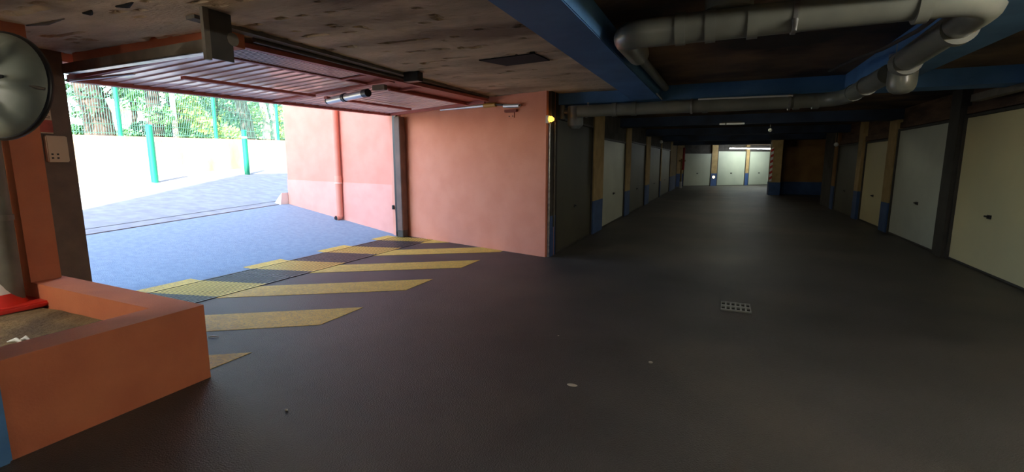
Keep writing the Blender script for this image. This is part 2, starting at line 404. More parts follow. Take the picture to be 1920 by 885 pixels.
# ================================================================== PAINTED STRIPES
def clip(poly, f):
    out = []
    for i in range(len(poly)):
        p, q = poly[i], poly[(i+1) % len(poly)]; fp, fq = f(p), f(q)
        if fp >= 0: out.append(p)
        if fp*fq < 0:
            t = fp/(fp-fq); out.append((p[0]+(q[0]-p[0])*t, p[1]+(q[1]-p[1])*t))
    return out
inside = lambda p: -((p[0]-a.x)*(-nn.x)+(p[1]-a.y)*(-nn.y))-.01
yg = 'yellow floor stripes inside the gate'
labs = ['yellow floor stripe nearest the planter corner, mostly hidden', 'second yellow floor stripe counted from the planter corner',
        'third yellow floor stripe counted from the planter corner', 'fourth yellow floor stripe, second longest toward the salmon wall',
        'yellow floor stripe running into the foot of the salmon wall', 'short yellow floor stripe at the foot of the gate post']
for k in range(6):
    up_ = 2.36+1.262*k; lo_ = up_-.56
    sl_ = .66
    poly = [(-3.17, lo_), (-3.17, up_), (-4.82, up_-sl_*1.65), (-4.82, lo_-sl_*1.65+.03)]
    if k == 0: poly = [(-3.17, 1.93), (-3.17, up_), (-4.0, up_-.55), (-4.0, 2.06), (-3.2, 2.06)]; poly = [(-3.17, 2.02), (-3.17, 2.38), (-3.65, 2.06), (-3.65, 2.02)]
    if k == 1: poly = [(-3.17, lo_), (-3.17, up_), (-4.82, up_-sl_*1.65), (-4.82, 2.06), (-4.65, 2.06)]
    poly = clip(poly, inside)
    if len(poly) > 2:
        o = MB().prism(poly, 0, .003).build('painted_stripe', M['yellow']); tag(o, labs[k], 'road marking')
for k in range(1, 6):
    lo_ = 3.30-1.30*2+1.30*k - .23*.87
    lo_ = 3.30+1.30*(k-2)-.23*.9
    if lo_+.6 < 2.6: continue
    hi_ = min(lo_+.6, 7.48)
    mb = MB(); X0, X1 = -5.71, -5.83
    mb.add([(X0, lo_, gz(X0)+.001), (X0, hi_, gz(X0)+.001), (X1, hi_-.03, gz(X1)+.001), (X1, lo_-.03, gz(X1)+.001),
            (X0, lo_, gz(X0)+.005), (X0, hi_, gz(X0)+.005), (X1, hi_-.03, gz(X1)+.005), (X1, lo_-.03, gz(X1)+.005)],
           [(0, 1, 2, 3), (4, 5, 6, 7), (0, 1, 5, 4), (1, 2, 6, 5), (2, 3, 7, 6), (3, 0, 4, 7)])
    o = mb.build('painted_stripe_end', M['yellow']); tag(o, ['', 'hidden', 'pale stripe end outside the grate beside the planter', 'pale stripe end outside the middle of the trench grate', 'pale yellow stripe end outside the far third of the grate', 'pale stripe end touching the outer foot of the right gate post'][k], 'road marking')

# ================================================================== TRENCH GRATES
gl = ['near trench grate section beside the planter, dark steel bars', 'middle trench grate section across the gate threshold', 'far trench grate section reaching the right gate post']
for i, (y0, y1) in enumerate(((2.17, 4.22), (4.24, 5.86), (5.88, 7.49))):
    t = thing('trench_grate', gl[i], 'grate', (-5.265, y0, 0), 'trench grates across the gate')
    fr = MB(); fr.box(TX0, TX0+.035, y0, y1, -.12, .008); fr.box(TX1-.035, TX1, y0, y1, -.12, .008)
    fr.box(TX0, TX1, y0, y0+.02, -.1, .005); fr.box(TX0, TX1, y1-.02, y1, -.1, .005)
    fr.build('frame', M['grate'], t)
    bars = MB(); n = 15
    for k in range(n):
        x = TX0+.05+(TX1-TX0-.1)*(k+.5)/n; bars.box(x-.0155, x+.0155, y0+.02, y1-.02, -.05, .006)
    o = bars.build('bars', M['grate'], t); o['kind'] = 'stuff'
    cr = MB()
    for k in range(4):
        y = y0+(y1-y0)*(k+1)/5; cr.box(TX0+.035, TX1-.035, y-.008, y+.008, -.08, -.05)
    cr.build('cross_bars', M['grate'], t)

# floor drain in the middle of the aisle
c00, c10, c11, c01 = (at_z(*q, 0) for q in ((1352, 567), (1406, 573), (1409, 589), (1351, 582)))
t = thing('floor_drain', 'small cast floor drain with twelve square holes in the asphalt', 'drain', (.19, 5.04, 0))
def q4(u, v, z): p = c00.lerp(c10, u).lerp(c01.lerp(c11, u), v); return (p.x, p.y, z)
def qb(mb, u0, u1, v0, v1, z0, z1): mb.hexa([q4(u0, v0, z0), q4(u1, v0, z0), q4(u1, v1, z0), q4(u0, v1, z0), q4(u0, v0, z1), q4(u1, v0, z1), q4(u1, v1, z1), q4(u0, v1, z1)])
mb = MB(); qb(mb, 0, 1, 0, 1, .0005, .003); mb.build('pit_shade', M['void'], t)  # near-black plate paints the shade of the depth; the floor is not cut
mb = MB()
for k in range(7): u = k/6; w_ = .028; qb(mb, max(0, u-w_), min(1, u+w_), 0, 1, .003, .016)
for v in (0, .5, 1): qb(mb, -.0, 1, max(0, v-.09), min(1, v+.09), .003, .0165)
mb.build('lattice', M['pipe'], t)

# litter on the asphalt
for (px, py, s_, lb, nm, ct) in ((1073, 723, .035, 'pale flattened leaf on the asphalt, biggest speck in the foreground', 'dry_leaf', 'leaf'), (1220, 681, .016, 'small pale pebble on the asphalt in mid foreground', 'pebble', 'pebble'),
                         (537, 770, .012, 'white speck of gravel on the asphalt at lower left', 'pebble', 'pebble'), (1047, 630, .007, 'tiny white chip on the asphalt left of the floor drain', 'pebble', 'pebble')):
    p = at_z(px, py, 0); bm = bmesh.new(); bmesh.ops.create_icosphere(bm, subdivisions=2, radius=1)
    flat = .12 if nm == 'dry_leaf' else .5
    vs = [Vector((p.x+v.co.x*s_*(1+.3*noise.noise(v.co*2)), p.y+v.co.y*s_*.55, v.co.z*s_*flat+s_*flat*.9)) for v in bm.verts]
    bm.verts.index_update(); o = MB().add(vs, [tuple(v.index for v in f.verts) for f in bm.faces]).build(nm, M['stone']); tag(o, lb, ct); bm.free()
p = at_z(395, 634, 0); tag(MB().tube([(p.x-.03, p.y, .006), (p.x, p.y+.02, .012), (p.x+.04, p.y+.04, .006)], [.004, .006, .003], 6).build('paper_scrap', M['white_paint']), 'white paper scrap on the dark stripe gap beside the planter corner', 'paper')

# ================================================================== PLANTER
t = thing('planter', 'low salmon rendered planter wall enclosing bare soil below the gate pier', 'planter', (-4, 1, 0))
mb = MB(); mb.prism([(-3.05, -.6), (-3.05, 1.98), (-4.85, 2.06), (-5.69, 2.06), (-5.69, 2.02), (-4.86, 1.84), (-3.29, 1.79), (-3.27, -.6)], 0, .5)
pw = mb.build('planter_wall', M['orange_dark'], t)
mb = MB(); xs = [-5.45+.121*i for i in range(19)]; ys = [-.6+.1*i for i in range(25)]
vs = [(x, y, .35+.03*noise.noise(Vector((x*1.6, y*1.6, 0)))+.012*noise.noise(Vector((x*7, y*7, 3)))) for y in ys for x in xs]
fs = [(j*19+i, j*19+i+1, (j+1)*19+i+1, (j+1)*19+i) for j in range(24) for i in range(18)]
for k, (x, y, z) in enumerate(vs):
    if y > 1.79: vs[k] = (x, 1.80, z)
so = MB().add([(min(x, -3.285), y, z) for x, y, z in vs], fs, True).build('soil', M['soil'], t)
for px, py, w1 in ((30, 638, .10), (48, 634, .04)):
    p = at_z(px, py, .385); o = MB().tube([(p.x-w1/2, p.y-.02, p.z-.01), (p.x, p.y, p.z+.005), (p.x+w1/2, p.y+.01, p.z-.012)], [.004, .012, .004], 7).build('plastic_wrapper', M['white_paint']); tag(o, 'crumpled white wrapper on the soil behind the planter coping' if w1 > .05 else 'small white paper scrap beside the wrapper on planter soil', 'litter')
p = at_z(190, 588, .37)
# blue painted pillar at the near end of the planter
struct('pillar_blue', MB().bevbox(-3.7, -3.02, .30, .985, 0, 2.47, .01), M['blue'])

# ================================================================== POLE, MIRROR, CONE, BOXES
t = thing('downpipe_pole', 'thick grey-green vertical pipe rising from the planter soil behind the mirror', 'pipe', (-4.82, 1.68, .35))
MB().tube([(-4.82, 1.68, .33), (-4.82, 1.68, 2.44)], .10, 20).build('pipe', M['pole'], t)
MB().tube([(-4.82, 1.68, 1.0), (-4.82, 1.68, 1.04)], .108, 20).build('clamp', M['grey_steel'], t)
MB().tube([(-4.98, 1.60, .33), (-4.98, 1.60, 2.44)], .035, 12).build('side_pipe', M['pole'], t)

mc = at_X(0, 161, -3.75)
t = thing('convex_mirror', 'round traffic mirror seen from its grey ribbed back, left edge of view', 'mirror', mc)
ax = Vector((-.36, .92, -.12)).normalized()       # mirror looks toward the gate
u_ = ax.cross(Vector((0, 0, 1))).normalized(); v_ = u_.cross(ax).normalized()
R_ = .295
def disc(prof, n=48, lobes=0):
    vs = []; fs = []
    for i, (r, h) in enumerate(prof):
        for k in range(n):
            a_ = 2*math.pi*k/n; hh = h
            if lobes and 0 < i < len(prof)-1: hh = h - .05*max(0, math.cos(a_*lobes+.6))**3*math.sin(math.pi*min(1, r/R_))
            vs.append(mc+u_*(r*math.cos(a_))+v_*(r*math.sin(a_))+ax*hh)
    for i in range(len(prof)-1):
        for k in range(n): fs.append((i*n+k, i*n+(k+1) % n, (i+1)*n+(k+1) % n, (i+1)*n+k))
    fs.append(tuple(range(n))[::-1]); fs.append(tuple(range((len(prof)-1)*n, len(prof)*n)))
    return vs, fs
mb = MB(); mb.add(*disc([(.05, -.10), (.12, -.095), (.2, -.08), (.26, -.05), (.29, -.015), (R_, .0)], 48, 6), True); mb.build('back_shell', M['mirror_shell'], t)
mb = MB(); mb.add(*disc([(R_-.004, -.012), (R_+.008, -.008), (R_+.010, .012), (R_-.002, .016)]), True); mb.build('rim', M['black'], t)
mb = MB(); mb.add(*disc([(.02, .05), (.12, .045), (.22, .032), (R_-.01, .012)]), True); mb.build('mirror_face', M['mirror_glass'], t)
mb = MB()
e0 = mc-ax*.10; mb.tube([e0-u_*.13, e0+u_*.13], .013, 8); mb.tube([e0-v_*.07-ax*.01, e0+v_*.07-ax*.01], .012, 8); mb.tube([e0+u_*.12-v_*.03, e0+u_*.12+v_*.03], .012, 8); mb.tube([e0-u_*.12-v_*.03, e0-u_*.12+v_*.03], .012, 8)
mb.build('clamp', M['black'], t)
mb = MB(); mb.tube([e0, e0-ax*.06, Vector((mc.x-.25, mc.y+.05, mc.z+.02)), Vector((-4.74, 1.66, mc.z+.02))], .016, 10); 
mb.build('support_arm', M['black'], t)
for k in range(3):
    a_ = 2*math.pi*k/3+2.0; mb = MB()
    d_ = u_*math.cos(a_)+v_*math.sin(a_); mb.tube([e0+d_*.04, mc+d_*.2-ax*.092, mc+d_*.3-ax*.035], [.012, .012, .008], 8); mb.build('rib', M['grey_steel'], t)

p = at_z(-14, 575, .37)
t = thing('traffic_cone', 'red and white traffic cone standing on the planter soil', 'cone', (p.x, p.y, .36))
ph = lambda z0, z1, r0, r1: MB().tube([(p.x, p.y, .37+z0), (p.x, p.y, .37+z1)], [r0, r1], 28)
MB().bevbox(p.x-.24, p.x+.24, p.y-.24, p.y+.24, .345, .385, .012).build('base', M['cone_red'], t)
ph(.012, .10, .19, .150).build('lower_cone', M['cone_red'], t)
ph(.10, .19, .150, .120).build('white_band', M['cone_white'], t)
ph(.19, .28, .120, .090).build('middle_cone', M['cone_red'], t)
ph(.28, .37, .090, .060).build('white_band', M['cone_white'], t)
ph(.37, .46, .060, .030).build('tip', M['cone_red'], t)

t = thing('control_box', 'cream intercom box with four small holes on the grey gate pillar', 'box', (-5.69, 2.48, 1.54))
MB().bevbox(-5.70, -5.65, 2.395, 2.555, 1.42, 1.66, .008).build('cover', M['cream'], t)
for y in (2.42, 2.46):
    for z in (1.45, 1.485): MB().box(-5.651, -5.647, y, y+.016, z, z+.014).build('slot', M['black'], t)
t = thing('notice_sign', 'cream notice with dark text lines above a red panel on grey pillar', 'sign', (-5.69, 2.42, 1.8))
MB().box(-5.70, -5.69, 2.385, 2.475, 1.68, 1.93).build('plate', M['cream'], t)
for k in range(3):
    pts = [(-5.688, 2.395+.01*i, 1.905-.035*k+.004*math.sin(i*2.3+k)) for i in range(8)]
    MB().tube(pts, .0022, 5).build('text_line', M['dark_text'], t)
MB().box(-5.691, -5.687, 2.39, 2.465, 1.818, 1.824).build('text_line', M['dark_text'], t)
t = thing('warning_sign', 'faded red notice with yellow corner below the cream notice', 'sign', (-5.69, 2.38, 1.72))
MB().box(-5.70, -5.685, 2.32, 2.475, 1.69, 1.80).build('plate', M['sign_red'], t)
MB().box(-5.70, -5.683, 2.28, 2.34, 1.67, 1.74).build('yellow_corner', M['sign_yellow'], t)
tag(MB().box(-5.70, -5.67, 2.46, 2.49, 2.07, 2.17).build('sensor_plate', M['cream']), 'small pale plate high on the grey gate pillar below the rail', 'plate')

# ================================================================== GARAGE DOORS
def gdoor(F, a0, a1, z, mm, label, inset=-.05, handle=.5, hz=.62, grp='up-and-over garage doors', framem='frame_dark', side=1):
    O, d, n = F; am = (a0+a1)/2
    t = thing('garage_door', label, 'garage door', (O[0]+d[0]*am+n[0]*inset, O[1]+d[1]*am+n[1]*inset, 0), grp)
    MB().fbox(F, a0, a0+.035, inset-.08, inset+.03, 0, z).fbox(F, a1-.035, a1, inset-.08, inset+.03, 0, z).fbox(F, a0+.035, a1-.035, inset-.08, inset+.03, z-.035, z).build('frame', M[framem], t)
    pnl = MB(); w0, w1 = a0+.04, a1-.04; nn_ = 1
    pnl.fbox(F, w0, w1, inset-.03, inset, .02, z-.04)
    for k in range(nn_):      # shallow pressed ribs
        s0 = w0+.03+(w1-w0-.06)*k/nn_; pnl.fbox(F, s0+.004, s0+(w1-w0-.06)/nn_-.004, inset, inset+.0025, .05, z-.07)
    p_ = pnl.build('panel', M[mm], t)
    ah = a0+(a1-a0)*handle
    h_ = MB().fbox(F, ah-.05, ah+.05, inset+.0025, inset+.012, hz-.02, hz+.03); h_.fbox(F, ah-.012, ah+.07, inset+.012, inset+.035, hz, hz+.02)
    h_.build('handle', M['black'], p_)
    MB().fbox(F, w0, w1, inset-.028, inset+.006, .004, .03).build('bottom_seal', M['frame_dark'], t)
    return t
gdoor(FL, 7.02, 9.28, 2.10, 'door_dark', 'dark olive garage door next to the salmon wall corner', hz=.66)
gdoor(FL, 10.12, 12.74, 1.93, 'door_pale', 'pale grey garage door on the left between beige-blue pilasters', hz=.68)
gdoor(FL, 13.44, 16.36, 1.99, 'door_dark', 'olive garage door just beyond the pale door on the left')
gdoor(FL, 17.3, 20.6, 1.99, 'door_dark', 'olive garage door, fourth on the left wall')
gdoor(FL, 20.75, 24.6, 1.99, 'door_dark', 'olive garage door, farthest on the left before the wide beige pilaster')
gdoor(FR, 6.32, 9.06, 2.08, 'door_cream', 'large cream garage door cut by the right frame edge', handle=.62, hz=.72)
gdoor(FR, 3.42, 6.16, 2.08, 'door_cream', 'cream garage door outside the right frame edge')
gdoor(FR, 9.44, 11.91, 2.06, 'door_pale', 'pale grey garage door right of the aisle behind the dark pillar', handle=.44, hz=.70)
gdoor(FR, 12.42, 14.38, 1.91, 'door_cream', 'dull beige garage door between blue-footed pilasters on the right', handle=.5, hz=.65, inset=-.09)
gdoor(FR, 14.8, 17.18, 1.91, 'door_dark', 'dark garage door farthest down the right wall')
elab = ['left pale garage door of three on the end wall', 'middle pale garage door on the end wall', 'right pale garage door on the end wall beside the hazard stripes']
for (x0, x1, zt), lb in zip(((1281, 1333, 1.95), (1344, 1397, 2.1), (1403, 1443, 2.1)), elab):
    gdoor(FE, epar(x0), epar(x1), zt, 'door_end', lb, inset=0, hz=.75)
for (x0, x1), up_ in (((1268, 1281), 'beige'), ((1333, 1344), 'beige'), ((1397, 1403), 'beige'), ((1443, 1462), 'beige')):
    A0, A1 = epar(x0), epar(x1)
    MB().fbox(FE, A0, A1, -.1, .02, 0, .75).build('painted_dado', M['blue_dado'], we)
    MB().fbox(FE, A0, A1, -.1, .02, .75, 2.5).build('pilaster', M[up_], we)
# red and white pipework at the far left corner
t = thing('hydrant_riser', 'red and white riser pipe at the far end of left wall', 'pipe', (-2.05, 28.3, 0))
MB().tube([(-2.05, 28.3, .0), (-2.05, 28.3, .35)], .07, 10).build('white_foot', M['white_paint'], t)
MB().tube([(-2.05, 28.3, .35), (-2.05, 28.3, 1.6)], .05, 10).build('riser', M['beige'], t)
MB().tube([(-1.95, 28.3, 1.0), (-1.95, 28.3, 2.2)], .06, 10).build('red_pipe', M['red_stripe'], t)
MB().tube([(-2.2, 28.3, 1.5), (-1.85, 28.3, 1.5)], .05, 10).build('cross_pipe', M['beige'], t)
# lamp at the end of the aisle
A0, A1 = epar(1338), epar(1443)
t = thing('fluorescent_lamp', 'lit fluorescent strip above the doors of the end wall', 'lamp', (0.5, 31, 2.15))
lp = [Vector((E0.x+ed.x*a_+en.x*1.2, E0.y+ed.y*a_+en.y*1.2, 2.20)) for a_ in (A0, A1)]
MB().tube([lp[0], lp[1]], .022, 10).build('tube', M['tube_on'], t)
MB().tube([lp[0]+Vector((0, 0, .06)), lp[1]+Vector((0, 0, .06))], .04, 8).build('housing', M['white_paint'], t)
MB().tube([lp[0]+Vector((.1, 0, .06)), lp[0]+Vector((.1, 0, .27))], .008, 6).build('hanger', M['grey_steel'], t)
MB().tube([lp[1]+Vector((-.1, 0, .06)), lp[1]+Vector((-.1, 0, .27))], .008, 6).build('hanger', M['grey_steel'], t)
o = bpy.data.lights.new('end_wall_lamp', 'AREA'); o.shape = 'RECTANGLE'; o.size = 2.4; o.size_y = .08; o.energy = 11; o.color = (.92, 1.0, .88)
lo_ = bpy.data.objects.new('end_wall_lamp', o); C.objects.link(lo_); lo_.location = (lp[0]+lp[1])/2-Vector((0, 0, .04)); lo_.rotation_euler = (math.radians(25), 0, math.atan2(ed.y, ed.x)); lo_.parent = None
lo_['kind'] = 'structure'
# unlit batten on the second cross beam
b0 = at_Y(1349, 233, 11.75); b1 = at_Y(1396, 233, 11.75)
t = thing('batten_light', 'short pale ceiling batten on the second cross beam of the aisle', 'lamp', ((b0.x+b1.x)/2, 11.75, b0.z))
MB().bevbox(b0.x, b1.x, 11.72, 11.78, b0.z-.015, b0.z+.02, .006).build('tube', M['tube_dim'], t)
MB().box(b0.x+.05, b1.x-.05, 11.74, 11.90, b0.z+.02, b0.z+.05).build('bracket', M['frame_dark'], t)
MB().box((b0.x+b1.x)/2-.13, (b0.x+b1.x)/2-.11, 11.70, 11.80, b0.z-.02, b0.z+.03).build('clip', M['black'], t)
def ball(px, py, Y, r, name, lb, ct, m_='white_paint'):
    c = at_Y(px, py, Y); bm = bmesh.new(); bmesh.ops.create_uvsphere(bm, u_segments=14, v_segments=9, radius=r)
    bm.verts.index_update(); vs = [v.co+c for v in bm.verts]; fs = [tuple(v.index for v in f.verts) for f in bm.faces]; bm.free()
    t = thing(name, lb, ct, c); MB().add(vs, fs, True).build('globe', M[m_], t)
    if name == 'globe_lamp': MB().tube([c+Vector((0, 0, r*.5)), (c.x, c.y, 2.47)], r*.25, 10).build('stem', M['frame_dark'], t)
ball(1444, 244, 13.6, .045, 'globe_lamp', 'small white globe fitting hanging under the aisle ceiling', 'lamp')
ball(1240, 266, 18.8, .06, 'globe_lamp', 'small white fitting high on the left aisle wall', 'lamp')
ball(1568, 271, 16.9, .06, 'globe_lamp', 'small white fitting high on the right aisle wall', 'lamp')
ball(1338, 332, 29.5, .07, 'pilot_lamp', 'glowing orange pilot light low between the end wall doors', 'lamp', 'orange_glow')

# ================================================================== PIPES
t = thing('cross_pipe', 'grey drain pipe running below the blue cross beam then bending toward viewer', 'pipe', (0, 7.0, 2.16))
pr = .085
pA = Vector((-1.98, 7.02, 2.155)); pB = Vector((1.27, 7.02, 2.165)); pC = Vector((1.30, 5.35, 2.19))
pts = [pA]+arc(pA, pB, pC, .35)+[pC]
MB().tube(pts, pr, 22).build('pipe', M['pipe'], t)
for x in (-1.45, -1.18, -.25, .80, 1.0): MB().tube([(x-.035, 7.02, 2.157), (x+.035, 7.02, 2.158)], pr+.009, 22).build('coupling', M['pipe'], t)
for x in (-.42, .72):
    MB().tube([(x-.012, 7.02, 2.157), (x+.012, 7.02, 2.157)], pr+.014, 22).build('hanger', M['galv'], t)
for y in (6.5, 6.0): MB().tube([(1.283, y, 2.175), (1.285, y-.03, 2.176)], pr+.010, 22).build('coupling', M['pipe'], t)
c0, c1 = at_Y(1309, 186, 6.95), at_Y(1487, 179, 6.95)
tag(MB().tube([c0, c1], .012, 8).build('conduit', M['white_paint']), 'thin white conduit lying along the top of the cross pipe', 'conduit')
# large near pipe
t = thing('overhead_pipe', 'large grey overhead drain pipe with couplings nearest the viewer', 'pipe', (.4, 3.45, 2.28))
n0 = Vector((1.30, 5.05, 2.22)); n1 = Vector((1.30, 3.45, 2.29)); n2_ = Vector((-.66, 3.45, 2.27)); n3 = Vector((-.72, 4.4, 2.34))
pts = [n0]+arc(n0, n1, n2_, .30)+arc(n1, n2_, n3, .16)+[n3]
R2 = .092
MB().tube(pts, R2, 24).build('pipe', M['pipe'], t)
for x in (-.30, -.12, .12, .95): MB().tube([(x-.03, 3.45, 2.273), (x+.03, 3.45, 2.274)], R2+.008, 24).build('coupling', M['pipe'], t)
MB().tube([(.33, 3.45, 2.275), (.355, 3.45, 2.275)], R2+.006, 24).tube([(.34, 3.36, 2.24), (.34, 3.34, 2.17)], [.018, .01], 8).build('hanger', M['galv'], t)
MB().tube([(-.02, 3.45, 2.36), (-.02, 3.45, 2.46)], .14, 20).build('branch_socket', M['pipe'], t)
for y in (4.0, 4.9): MB().tube([(1.30, y-.03, 2.265-(y-3.45)*.04), (1.30, y+.03, 2.262-(y-3.45)*.04)], R2+.009, 24).build('coupling', M['pipe'], t)
# cleanout trap
bc = at_z(1663, 140, 2.10)
t = thing('cleanout_trap', 'rounded grey pipe cap hanging below the bend of drain pipes', 'pipe fitting', (1.33, 5.2, 2.1))
tp = Vector((1.36, 5.2, 2.44))
k_ = Vector((1.36, 5.20, 0))
prof = [(.062, 2.44), (.062, 2.33), (.095, 2.31), (.105, 2.20), (.105, 2.09), (.10, 2.05), (.085, 2.02), (.055, 2.0), (.01, 1.993)]
MB().tube([(k_.x, k_.y, z) for r, z in prof], [r for r, z in prof], 24).build('body', M['pipe'], t)
MB().tube([(k_.x, k_.y, 2.30), (k_.x, k_.y, 2.325)], .108, 24).build('collar', M['pipe_dark'], t)
# cable conduit
tag(MB().tube([at_z(1555, 133, 2.36), at_z(1600, 112, 2.33), at_z(1655, 92, 2.26), at_z(1720, 58, 2.25), at_z(1782, 12, 2.28)], .014, 8).build('cable', M['frame_dark']), 'dark cable slung diagonally across the bent drain pipe', 'cable')
# pipe along the main beam
tag(MB().tube([(-.755, 4.4, 2.375), (-.755, 6.9, 2.40)], .045, 14).build('beam_pipe', M['pipe']), 'narrow grey pipe running along the blue main beam', 'pipe')
# tee fitting at the left end
tx, ty = -2.28+.18, 7.06
t = thing('pipe_tee', 'dark grey pipe tee with clamps beside the salmon wall corner', 'pipe fitting', (tx, ty, 2.1))
tc = at_Y(1079, 215, 7.1)
MB().tube([(tc.x, tc.y, tc.z-.17), (tc.x, tc.y, tc.z-.15), (tc.x, tc.y, tc.z+.12)], [.10, .115, .115], 20).build('body', M['pipe_dark'], t)
MB().tube([(tc.x, tc.y, tc.z-.205), (tc.x, tc.y, tc.z-.16)], [.06, .105], 20).build('cap', M['pipe_dark'], t)
MB().tube([(tc.x+.08, tc.y, 2.155), (-1.97, 7.02, 2.155)], .075, 18).build('outlet', M['pipe_dark'], t)
MB().tube([(tc.x+.16, tc.y-.02, 2.155), (tc.x+.18, tc.y-.02, 2.155)], .088, 18).build('clamp', M['galv'], t)
p0 = at_Y(1103, 193, 6.98)
mb = MB(); mb.box(p0.x-.012, p0.x+.012, 6.97, 6.975, 2.09, 2.27); mb.build('perforated_strap', M['galv'], t)
for k in range(4): MB().box(p0.x-.005, p0.x+.005, 6.965, 6.97, 2.12+k*.038, 2.135+k*.038).build('strap_hole', M['black'], t)
MB().tube([(tc.x-.22, tc.y, 2.155), (tc.x-.10, tc.y, 2.155)], .03, 12).tube([(tc.x-.20, tc.y, 2.06), (tc.x-.20, tc.y, 2.26)], .04, 12).build('side_branch', M['pipe_dark'], t)
# beacon and vertical conduits at the corner
bx = at_Y(1028, 223, 6.75)
t = thing('warning_beacon', 'amber warning lamp on a white box at the salmon wall corner', 'lamp', bx)
MB().bevbox(bx.x-.03, bx.x+.015, bx.y-.03, bx.y+.03, bx.z-.06, bx.z+.05, .005).build('box', M['white_paint'], t)
MB().tube([(bx.x+.015, bx.y, bx.z), (bx.x+.05, bx.y, bx.z-.005), (bx.x+.085, bx.y, bx.z-.01)], [.04, .042, .02], 14).build('lens', M['amber'], t)
tag(MB().tube([(-2.335, 6.78, 0), (-2.335, 6.78, bx.z-.06)], .018, 12).build('conduit_riser', M['galv']), 'pale vertical conduit climbing the salmon wall corner to the beacon', 'conduit')
tag(MB().tube([(-2.296, 6.90, .45), (-2.296, 6.90, bx.z-.04)], .014, 10).build('conduit_riser', M['grey_steel']), 'thinner dull conduit right of the pale one beside the first olive door', 'conduit')
# conduit tray on right wall
c0 = at_X(1832, 168, 2.98); c1 = at_X(1990, 150, 2.98)
tag(MB().box(2.93, 3.03, 5.6, c0.y, 2.20, 2.29).build('wall_trunking', M['grey_steel']), 'grey trunking running above the cream garage door', 'trunking')

# ================================================================== TILT-UP GATE LEAF
OL, OR_, IR, IL = Vector((-5.75, 2.66, 2.20)), Vector((-5.66, 7.42, 2.285)), Vector((-3.36, 6.86, 2.35)), Vector((-3.66, 2.84, 2.355))
def LP(s, t_, h=0.0):
    p = OL.lerp(OR_, s).lerp(IL.lerp(IR, s), t_); return Vector((p.x, p.y, p.z+h))
def lbox(mb, s0, s1, t0, t1, h0, h1):
    return mb.hexa([LP(s0, t0, h0), LP(s1, t0, h0), LP(s1, t1, h0), LP(s0, t1, h0), LP(s0, t0, h1), LP(s1, t0, h1), LP(s1, t1, h1), LP(s0, t1, h1)])
G = thing('garage_gate_leaf', 'raised salmon-red tilt-up gate leaf with ribbed slats under the ceiling', 'gate', (-4.6, 5.0, 2.27))
lbox(MB(), .01, .99, .02, .98, .030, .036).build('outer_sheet', M['door_red'], G)
lbox(MB(), 0, 1, 0, .028, -.03, .036).build('outer_rail', M['door_red'], G)
lbox(MB(), 0, 1, -.012, 0, -.02, .0).build('rubber_seal', M['black'], G)
lbox(MB(), 0, 1, .975, 1, -.004, .036).build('inner_rail', M['door_red'], G)
lbox(MB(), 0, .012, .028, .975, -.012, .036).build('side_rail', M['door_red'], G)
lbox(MB(), .988, 1, .028, .975, -.03, .036).build('side_rail', M['door_red'], G)
lbox(MB(), .012, .988, .80, .822, -.006, .03).build('middle_rail', M['door_red'], G)
lbox(MB(), .462, .486, .028, .975, -.014, .03).build('centre_stile', M['door_red'], G)
for half, (sa, sb) in enumerate(((.014, .461), (.487, .987))):
    nS = (14, 17)[half]
    for k in range(nS):
        s0 = sa+(sb-sa)*k/nS; s1 = sa+(sb-sa)*(k+1)/nS; g_ = (s1-s0)*.03
        mb = MB()
        # trapezoid slat: near edge lower than far edge, so that joints shade
        a_ = [LP(s0+g_, .03, .000), LP(s1-g_, .03, .010), LP(s1-g_, .799, .010), LP(s0+g_, .799, .000)]
        c_ = [LP(s0+g_, .03, .030), LP(s1-g_, .03, .030), LP(s1-g_, .799, .030), LP(s0+g_, .799, .030)]
        mb.hexa(a_+c_); mb.build('slat', M['door_slat'], G)
lbox(MB(), .10, .46, .40, .425, -.05, -.02).build('brace_bar', M['door_red'], G)
lbox(MB(), .50, .90, .40, .425, -.05, -.02).build('brace_bar', M['door_red'], G)
lbox(MB(), .55, .985, .82, .835, -.03, -.01).build('brace_bar', M['door_red'], G)
fins = MB()
for k in range(42):
    s0 = .03+(.36-.03)*k/42; lbox(fins, s0, s0+.0034, .825, .972, .005, .0075)
lbox(MB(), .013, .365, .823, .974, .008, .012).build('vent_shade', M['void'], G)  # near-black sheet painting the shade between the vent fins
f_ = fins.build('vent_fins', M['door_slat'], G); f_['kind'] = 'stuff'
lbox(MB(), .365, .375, .825, .973, -.008, .028).build('divider', M['door_red'], G)
lbox(MB(), .60, .61, .825, .973, -.008, .028).build('divider', M['door_red'], G)
lbox(MB(), .376, .461, .825, .973, .018, .026).build('blank_panel', M['door_red'], G)
lbox(MB(), .487, .985, .825, .973, .018, .026).build('blank_panel', M['door_red'], G)
# spring arms on the left side of the leaf
MB().tube([LP(-.0, .02, -.02), LP(.025, .35, -.03)], .012, 8).build('arm', M['alu'], G)
